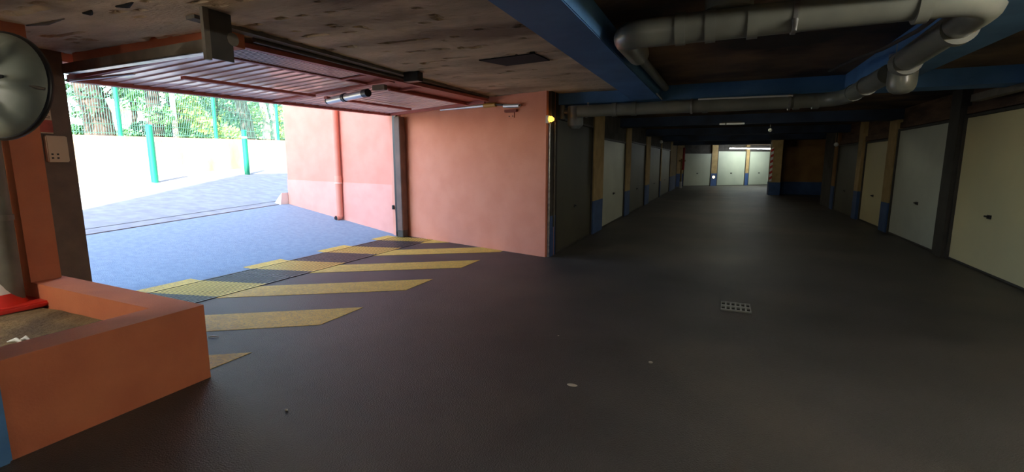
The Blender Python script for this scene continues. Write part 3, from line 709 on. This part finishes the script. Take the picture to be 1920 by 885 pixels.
# operator
t = thing('gate_operator', 'silver cylindrical gate motor with black end cap under the raised leaf', 'motor', LP(.45, .45, -.08))
q0, q1 = at_z(617, 189, 2.225), at_z(690, 174, 2.235)
ax_ = q1-q0
MB().tube([q0, q0+ax_*.9], .045, 18).build('housing', M['alu'], t)
MB().tube([q0+ax_*.9, q1], .047, 18).build('end_cap', M['black'], t)
MB().tube([q0+ax_*.40, q0+ax_*.46], .055, 18).build('clamp', M['black'], t)
MB().tube([q0-ax_*.03, q0], .047, 18).build('end_plate', M['black'], t)
q2 = at_z(712, 166, 2.27)
MB().bevbox(q2.x-.09, q2.x+.09, q2.y-.03, q2.y+.03, 2.25, 2.31, .006).build('coupling_block', M['grey_steel'], t)
q3 = at_z(775, 150, 2.35)
tag(MB().bevbox(q3.x-.10, q3.x+.10, q3.y-.05, q3.y+.05, 2.33, 2.44, .005).build('ceiling_bracket', M['black']), 'black bracket fixed to ceiling above the middle of the gate leaf', 'bracket')
# left rail and hanging plate
t = thing('gate_rail', 'grey steel guide rail running from left gate pillar to the ceiling plate', 'rail', (-4.5, 2.45, 2.2))
r0, r1 = Vector((-5.68, 2.60, 2.235)), Vector((-3.22, 2.29, 2.155))
for nm, z0, z1, th in (('web', 0, .085, .012),):
    mb = MB(); n_ = Vector((.12, 1, 0)).normalized()*th
    mb.hexa([r0, r1, r1+n_, r0+n_, r0+Vector((0, 0, z1)), r1+Vector((0, 0, z1)), r1+n_+Vector((0, 0, z1)), r0+n_+Vector((0, 0, z1))]); mb.build(nm, M['grey_steel'], t)
mb = MB(); n_ = Vector((.12, 1, 0)).normalized()*.07
mb.hexa([r0, r1, r1+n_, r0+n_, r0+Vector((0, 0, .012)), r1+Vector((0, 0, .012)), r1+n_+Vector((0, 0, .012)), r0+n_+Vector((0, 0, .012))]); mb.build('flange', M['galv'], t)
t = thing('hanger_plate', 'flat dark steel plate hanging from the ceiling at the guide rail end', 'bracket', (-3.2, 2.28, 2.43))
MB().box(-3.225, -3.195, 2.26, 2.30, 2.10, 2.44).build('edge_bar', M['grey_steel'], t)
MB().box(-3.215, -3.205, 2.30, 2.47, 2.115, 2.44).build('plate', M['frame_dark'], t)
MB().tube([(-3.24, 2.47, 2.27), (-3.20, 2.47, 2.27)], .045, 14).build('pulley', M['grey_steel'], t)
# spring tube beside ledge
tag(MB().tube([(-3.52, 2.9, 2.395), (-3.50, 6.6, 2.395)], .022, 10).build('torsion_bar', M['frame_dark']), 'dark bar beneath the ceiling ledge behind the raised gate leaf', 'bar')
# right side: post, counterweight box, strut
t = thing('gate_post', 'dark steel gate post with pale seal at right end of the opening', 'post', (-5.66, 7.62, 0))
MB().box(-5.80, -5.72, 7.585, 7.70, 0, 2.36).build('outer_trim', M['salmon_light'], t)
MB().box(-5.72, -5.665, 7.56, 7.66, 0, 2.30).build('channel', M['black'], t)
MB().box(-5.665, -5.653, 7.555, 7.59, 0, 2.30).build('seal', M['white_paint'], t)
MB().bevbox(-5.60, -5.48, 7.45, 7.63, .12, 2.25, .008).build('counterweight_box', M['brown_box'], t)
MB().bevbox(-5.61, -5.47, 7.44, 7.60, .01, .14, .008).build('foot_box', M['frame_dark'], t)
MB().box(-5.62, -5.60, 7.43, 7.47, .03, .12).build('latch', M['black'], t)
tag(MB().bevbox(-5.79, -5.75, 7.545, 7.585, .52, .60, .006).build('photocell', M['black']), 'small black photocell low on the outer face beside the gate post', 'sensor')
def on_diag(px, py, off):
    # point of the ray at distance off in front of the diagonal wall
    d_ = ray(px, py); o2 = Vector((FD[0].x+nn.x*off, FD[0].y+nn.y*off)); 
    t_ = (o2.x*nn.x+o2.y*nn.y)/(d_.x*nn.x+d_.y*nn.y); return EYE+d_*t_
t = thing('gas_strut', 'silver strut with brass end joining gate leaf to the salmon wall', 'strut', on_diag(870, 200, .08))
s0, s1, s2, s3, s4 = (on_diag(*q, .07) for q in ((826, 206), (908, 198), (930, 196), (945, 199), (974, 198)))
MB().tube([s0, s1], [.018, .028], 14).build('cylinder', M['alu'], t)
MB().tube([s1, s2], .034, 12).build('brass_end', M['sign_yellow'], t)
MB().tube([s2, s4], .016, 10).build('rod', M['frame_dark'], t)
MB().tube([s3, s4], .03, 12).build('clevis', M['alu'], t)
t = thing('wall_bracket', 'salmon painted bracket plate bolted high on the diagonal wall', 'bracket', on_diag(957, 211, .03))
w0 = on_diag(958, 208, .05); MB().bevbox(w0.x-.10, w0.x+.10, w0.y-.03, w0.y+.05, w0.z-.02, w0.z+.02, .004).build('shelf', M['fin'], t)
w1_ = on_diag(959, 215, .01); MB().fbox((w1_.xy, d, nn), -.06, .06, -.005, .01, w1_.z-.05, w1_.z+.03).build('plate', M['salmon'], t)
for k in (-.035, .035): MB().fbox((w1_.xy, d, nn), k-.007, k+.007, .01, .018, w1_.z-.03, w1_.z-.018).build('bolt', M['black'], t)

# ================================================================== OUTSIDE
# downpipe on the outer wall
pp = Vector((a2.x+d2.x*1.42+n2.x*.075, a2.y+d2.y*1.42+n2.y*.075))
px_ = ray(632, 300); tt = None
# slide along the wall to the pixel column
det = px_.x*(-d2.y)+px_.y*d2.x; o2 = Vector((a2.x+n2.x*.075, a2.y+n2.y*.075)); s_ = -(px_.x*o2.y-px_.y*o2.x)/det
s_ = (px_.x*o2.y-px_.y*o2.x)/(px_.y*d2.x-px_.x*d2.y)
pp = o2+d2*s_
zg = gz(pp.x)
t = thing('rainwater_pipe', 'salmon painted rainwater pipe down the outer wall by the ramp', 'pipe', (pp.x, pp.y, zg))
MB().tube([(pp.x, pp.y, zg+.06), (pp.x, pp.y, 4.0)], .062, 20).build('pipe', M['salmon_outer'], t)
MB().tube([(pp.x, pp.y, .98), (pp.x, pp.y, 1.14)], .070, 20).build('sleeve', M['salmon_light'], t)
MB().tube([(pp.x, pp.y, .985), (pp.x, pp.y, 1.0)], .074, 20).build('clip', M['white_paint'], t)
MB().tube([(pp.x, pp.y, zg+.10), (pp.x-.01, pp.y-.02, zg+.05), (pp.x-.02, pp.y-.10, zg+.04)], .062, 16).build('shoe', M['salmon_light'], t)
MB().tube([(pp.x-.02, pp.y-.101, zg+.04), (pp.x-.021, pp.y-.106, zg+.04)], .05, 16).build('outlet_mouth', M['black'], t)
# white kerb block at the wall end
kx, ky = b2.x-.12, b2.y-.1
tag(MB().hexa([(kx-.12, ky-.12, gz(kx)-.02), (kx+.1, ky-.12, gz(kx)-.02), (kx+.1, ky+.2, gz(kx)-.02), (kx-.12, ky+.2, gz(kx)-.02), (kx-.02, ky-.06, gz(kx)+.15), (kx+.1, ky-.08, gz(kx)+.24), (kx+.1, ky+.2, gz(kx)+.24), (kx-.02, ky+.2, gz(kx)+.15)]).build('kerb_block', M['white_paint']), 'white painted kerb stone at the outer wall corner', 'kerb')
# bollards
def on_slope(px, py):
    d_ = ray(px, py); t_ = (SL*-5.70-EYE.z)/(d_.z+SL*d_.x); return EYE+d_*t_
for (px, py), lb, h_, rng in (((291, 342), 'nearer plain green bollard by the sunlit retaining wall', 1.30, False), ((464, 327), 'farther green bollard with white band by the shade edge', 1.27, True)):
    p = on_slope(px, py); t = thing('bollard', lb, 'bollard', (p.x, p.y, p.z), 'green bollards along the street')
    MB().tube([(p.x, p.y, p.z-.05), (p.x, p.y, p.z+h_)], .075, 16).build('post', M['green'], t)
    MB().tube([(p.x, p.y, p.z+h_), (p.x, p.y, p.z+h_+.03)], [.078, .05], 16).build('cap', M['green'], t)
    if rng: MB().tube([(p.x, p.y, p.z+h_-.22), (p.x, p.y, p.z+h_-.16)], .078, 16).build('white_band', M['white_paint'], t)
# retaining wall
W0, W1 = Vector((-12.45, 5.4)), Vector((-14.55, 12.4)); wdv = (W1-W0).normalized(); wn = Vector((wdv.y, -wdv.x))
if wn.x < 0: wn = -wn
FW_ = (W0, wdv, wn)
def wz(s): return 1.98+.035*s/1.0*.8
mb = MB(); PW = lambda s, n, z: (W0.x+wdv.x*s+wn.x*n, W0.y+wdv.y*s+wn.y*n, z)
mb.hexa([PW(-8, -.3, .2), PW(26, -.3, .2), PW(26, 0, .2), PW(-8, 0, .2), PW(-8, -.3, wz(-8)), PW(26, -.3, wz(26)), PW(26, 0, wz(26)), PW(-8, 0, wz(-8))])
rw = mb.build('wall_retaining', M['wallcream']); rw['kind'] = 'structure'
# garden ground behind
mb = MB(); gv = []; gf = []; nx, ny = 16, 24
for j in range(ny+1):
    for i in range(nx+1):
        s = -8+34*j/ny; n_ = -.28-30*i/nx
        q = PW(s, n_, wz(s)-.04+.02*(-n_)*.6+.15*noise.noise(Vector((s*.4, n_*.4, 0)))*min(1, -n_/3)); gv.append(q)
for j in range(ny):
    for i in range(nx): a_ = j*(nx+1)+i; gf.append((a_, a_+1, a_+nx+2, a_+nx+1))
garden = MB().add(gv, gf, True).build('garden_floor', M['grass']); garden['kind'] = 'structure'
def wpar(px):
    d_ = ray(px, 250); o_ = Vector((W0.x+wn.x*-.12, W0.y+wn.y*-.12))
    return (d_.x*o_.y-d_.y*o_.x)/(d_.y*wdv.x-d_.x*wdv.y)
F = thing('mesh_fence', 'green welded mesh fence on top of the cream retaining wall', 'fence', PW(0, -.12, wz(0)))
s1_, s2_ = wpar(226), wpar(405); step = s2_-s1_
posts = [s1_-step*1, s1_, s2_, s2_+step, s2_+2*step, s2_+3*step]
for s in posts:
    MB().tube([PW(s, -.12, wz(s)-.02), PW(s, -.12, wz(s)+2.15)], .05, 10).build('post', M['green'], F)
for s0_, s3_ in zip(posts[:-1], posts[1:]):
    mb = MB(); n_ = int((s3_-s0_)/.062)
    for k in range(n_):
        s = s0_+(s3_-s0_)*(k+.5)/n_; z0 = wz(s)+.03
        mb.fbox(((W0.x+wdv.x*s, W0.y+wdv.y*s), wdv, wn), -.003, .003, -.124, -.118, z0, z0+2.03)
    for z in (.06, .26, .62, .82, 1.22, 1.42, 1.82, 2.0):
        zm = wz((s0_+s3_)/2)
        mb.hexa([PW(s0_, -.13, wz(s0_)+z), PW(s3_, -.13, wz(s3_)+z), PW(s3_, -.118, wz(s3_)+z), PW(s0_, -.118, wz(s0_)+z)]+[PW(s0_, -.13, wz(s0_)+z+.012), PW(s3_, -.13, wz(s3_)+z+.012), PW(s3_, -.118, wz(s3_)+z+.012), PW(s0_, -.118, wz(s0_)+z+.012)])
    o = mb.build('mesh_panel', M['wire'], F); o['kind'] = 'stuff'
# trees and shrubs
def at_dist(px, py, dist):
    d_ = ray(px, py); return EYE+d_*(dist/math.hypot(d_.x, d_.y))
def leafblob(mb, c, r, n, size, flat=.7):
    for _ in range(n):
        while True:
            v = Vector((random.uniform(-1, 1), random.uniform(-1, 1), random.uniform(-1, 1)))
            if v.length < 1: break
        v = v.normalized()*v.length**.4
        p = c+Vector((v.x*r, v.y*r, v.z*r*flat))
        a_ = Vector((random.gauss(0, 1), random.gauss(0, 1), random.gauss(0, 1))).normalized(); b_ = a_.orthogonal().normalized(); c_ = a_.cross(b_)
        s = size*random.uniform(.6, 1.3)
        mb.add([p-b_*s, p+c_*s*.45, p+b_*s, p-c_*s*.45], [(0, 1, 2, 3)])
def tree(px0, py0, px1, py1, dist, wpx, label, crown, lm='leaf_dark', bk='bark', nleaf=900, name='pine_tree'):
    b_ = at_dist(px0, py0, dist); q = at_dist(px1, py1, dist)
    r = wpx/900*dist/2*.95
    t = thing(name, label, 'tree', b_, 'trees behind the mesh fence')
    e = q+(q-b_)*1.2
    mid = b_.lerp(q, .5)+Vector((.05, .05, 0))
    MB().tube([b_-Vector((0, 0, .4)), b_, mid, q, e], [r*1.3, r*1.12, r, r*.9, r*.6], 14).build('trunk', M[bk], t)
    mb = MB()
    for (cx_, cy_, rr) in crown:
        c = at_dist(cx_, cy_, dist+random.uniform(-.6, .6)); leafblob(mb, c, rr*.8, int(nleaf*rr*.5), .07)
    leafblob(mb, e+Vector((0, 0, 1.6)), 1.6, nleaf, .12)
    o = mb.build('foliage', M[lm], t); o['kind'] = 'stuff'
    br = MB()
    for (cx_, cy_, rr) in crown:
        c = at_dist(cx_, cy_, dist); br.tube([mid, mid.lerp(c, .6)+Vector((0, 0, .1)), c], [.05, .035, .012], 7)
    br.build('branches', M[bk], t)
tree(190, 262, 160, 160, 17.5, 34, 'thick dark leaning pine trunk at left behind the fence', [(140, 190, .8), (150, 165, .6), (210, 165, .5)])
tree(250, 250, 246, 180, 22, 7, 'thin dark young tree in front of the white house', [(248, 185, .7), (262, 165, .6), (235, 170, .5)], 'leaf_mid', name='young_tree')
tree(292, 262, 284, 175, 19, 20, 'dark slender trunk between house and pale lamp pole', [(300, 215, .5), (282, 180, .8)], 'leaf_mid', name='garden_tree')
tree(329, 262, 318, 190, 19.5, 9, 'narrow dark trunk right beside the pale lamp pole', [(360, 225, .7), (350, 205, .6), (385, 235, .5), (335, 215, .5)], 'leaf_pale', name='garden_tree')
tree(466, 262, 450, 190, 22.5, 20, 'straight dark pine trunk just right of a fence post', [(420, 200, .9), (440, 225, .5), (395, 195, .6)])
tree(500, 262, 492, 195, 23.0, 12, 'mottled pale-barked trunk near the salmon wall edge', [(480, 215, .5)], 'leaf_pale', 'bark_pale', name='plane_tree')
tree(517, 262, 506, 195, 23.5, 11, 'mottled trunk closest to the salmon wall edge', [(530, 215, .6), (528, 245, .5)], 'leaf_pale', 'bark_pale', name='plane_tree')
shr = [(145, 250, 18.0, .55, 'leaf_mid', 'pale green shrub at far left behind fence'), (238, 256, 20, .6, 'leaf_mid', 'green shrub below the house windows'), (275, 245, 20.5, .75, 'leaf_dark', 'dark bush left of the slender trunk'),
       (345, 248, 20, .8, 'leaf_mid', 'bush right of the pale lamp pole'), (385, 250, 21, .9, 'leaf_mid', 'wide bush left of the second fence post'), (430, 252, 20, .7, 'leaf_pale', 'sunlit shrub right of the second fence post'),
       (310, 235, 21, .6, 'leaf_pale', 'pale shrub behind the lamp pole')]
for px, py, ds, rr, lm, lb in shr:
    rr *= .7; py += 6
    c = at_dist(px, py, ds); t = thing('shrub', lb, 'shrub', (c.x, c.y, c.z-rr), 'shrubs behind the mesh fence')
    mb = MB(); leafblob(mb, c, rr, 800, .07, .8); o = mb.build('foliage', M[lm], t); o['kind'] = 'stuff'
    MB().tube([(c.x, c.y, c.z-rr-.6), (c.x+.03, c.y, c.z)], [.04, .02], 6).build('stem', M['bark'], t)
# lamp pole
lb0 = at_dist(331, 262, 19); lb1 = at_dist(322, 185, 19)
t = thing('street_lamp', 'pale slim lamp pole behind the fence', 'lamp post', lb0)
MB().tube([lb0-Vector((0, 0, .3)), Vector((lb0.x, lb0.y, lb1.z+2.5))], [.085, .06], 10).build('pole', M['shutter'], t)
MB().tube([(lb0.x, lb0.y, lb1.z+2.5), (lb0.x+.5, lb0.y, lb1.z+2.6)], .04, 8).build('lamp_head', M['shutter'], t)
# backdrop hedge row
for i, px in enumerate((385, 410, 470, 520, 560)):
    c = at_dist(px, 225, 27); t = thing('hedge_tree', ['rounded green tree far behind between the fence posts', 'far rounded green tree behind the second fence post', 'far green tree behind the straight pine trunk', 'far green tree behind the mottled trunks', 'far green tree hidden at the salmon wall edge'][i], 'tree', (c.x, c.y, c.z-2), 'far round trees')
    mb = MB(); leafblob(mb, c, 1.6, 1500, .13, 1.0); o = mb.build('foliage', M['leaf_pale' if i % 2 else 'leaf_mid'], t); o['kind'] = 'stuff'
    MB().tube([(c.x, c.y, c.z-3.2), (c.x, c.y, c.z)], [.15, .08], 8).build('trunk', M['bark'], t)
# white house
h0 = at_dist(165, 255, 32); h1 = at_dist(318, 255, 30)
hd_ = Vector((h1.x-h0.x, h1.y-h0.y)).normalized(); hn = Vector((hd_.y, -hd_.x)); 
if hn.dot(Vector((h0.x, h0.y))) > 0: hn = -hn
FH = (Vector((h0.x, h0.y)), hd_, hn); LH = (Vector((h1.x-h0.x, h1.y-h0.y))).length
t = thing('house', 'white house with pale windows behind the trees', 'house', (h0.x, h0.y, 1.8))
MB().fbox(FH, 0, LH, -6, 0, 1.2, 8.5).build('wall', M['house'], t)
MB().fbox(FH, -.3, LH+.3, -6.3, .4, 8.5, 8.8).build('roof', M['shutter'], t)
def hpar(px):
    d_ = ray(px, 240); o_ = FH[0]; return (d_.x*o_.y-d_.y*o_.x)/(d_.y*hd_.x-d_.x*hd_.y)
for x0, x1, y0, y1 in ((197, 211, 216, 252), (229, 243, 213, 246), (225, 240, 172, 190), (262, 275, 213, 246)):
    A_, B_ = hpar(x0), hpar(x1); zt = at_dist(x0, y0, 31).z; zb = at_dist(x0, y1, 31).z
    f_ = MB().fbox(FH, A_-.06, B_+.06, 0, .06, zb-.06, zt+.06).build('window', M['shutter'], t)
    MB().fbox(FH, A_, B_, .06, .075, zb, zt).build('pane', M['glass'], f_)
MB().fbox(FH, 0, LH, 0, .5, 3.95, 4.15).build('ledge', M['house'], t)

# ================================================================== ADDED FILL TUBES outside the view, brightening the interior
def batten(x, y, z, m_, label, along='x'):
    t = thing('fill_batten', label, 'lamp', (x, y, z), 'added fill battens out of view')
    dx, dy = (.6, .035) if along == 'x' else (.035, .6)
    MB().box(x-dx, x+dx, y-dy, y+dy, z+.022, z+.05).build('housing', M['white_paint'], t)
    if z < 2.39:
        for k in (-.7, .7): MB().tube([(x+dx*k*(along == 'x'), y+dy*k*(along != 'x'), z+.05), (x+dx*k*(along == 'x'), y+dy*k*(along != 'x'), 2.47)], .008, 6).build('hanger', M['grey_steel'], t)
    e = Vector((dx, 0, 0)) if along == 'x' else Vector((0, dy, 0)); c = Vector((x, y, z))
    MB().tube([c-e, c+e], .019, 10).build('tube', M[m_], t)
def tubemat(n, col, L):
    M[n] = mat(n, (240, 240, 235), None, emit=(col, L))
tubemat('fill_near', (1.0, .95, .84), NEAR_FILL)
tubemat('fill_behind', (1.0, .93, .8), BEHIND_FILL)
tubemat('fill_planter', (1.0, .93, .78), PLANTER_FILL)
tubemat('fill_aisle', (1.0, .95, .74), AISLE_FILL)
batten(-4.4, -.45, 1.95, 'fill_planter', 'added fill batten above the hidden end of the planter', 'y')
batten(2.45, 2.3, 2.24, 'fill_near', 'added fill batten right of the viewer', 'y')
batten(.3, 8.6, 2.40, 'fill_aisle', 'added fill batten between the first two aisle beams')
batten(.3, 12.7, 2.40, 'fill_aisle', 'added fill batten between the second and third aisle beams')
batten(.3, 17.0, 2.40, 'fill_aisle', 'added fill batten between the third and fourth aisle beams')
batten(.3, 21.4, 2.40, 'fill_aisle', 'added fill batten before the last aisle beam')
batten(-1.6, -1.3, 2.10, 'fill_behind', 'added fill batten hanging behind the viewer left of the main beam', 'y')
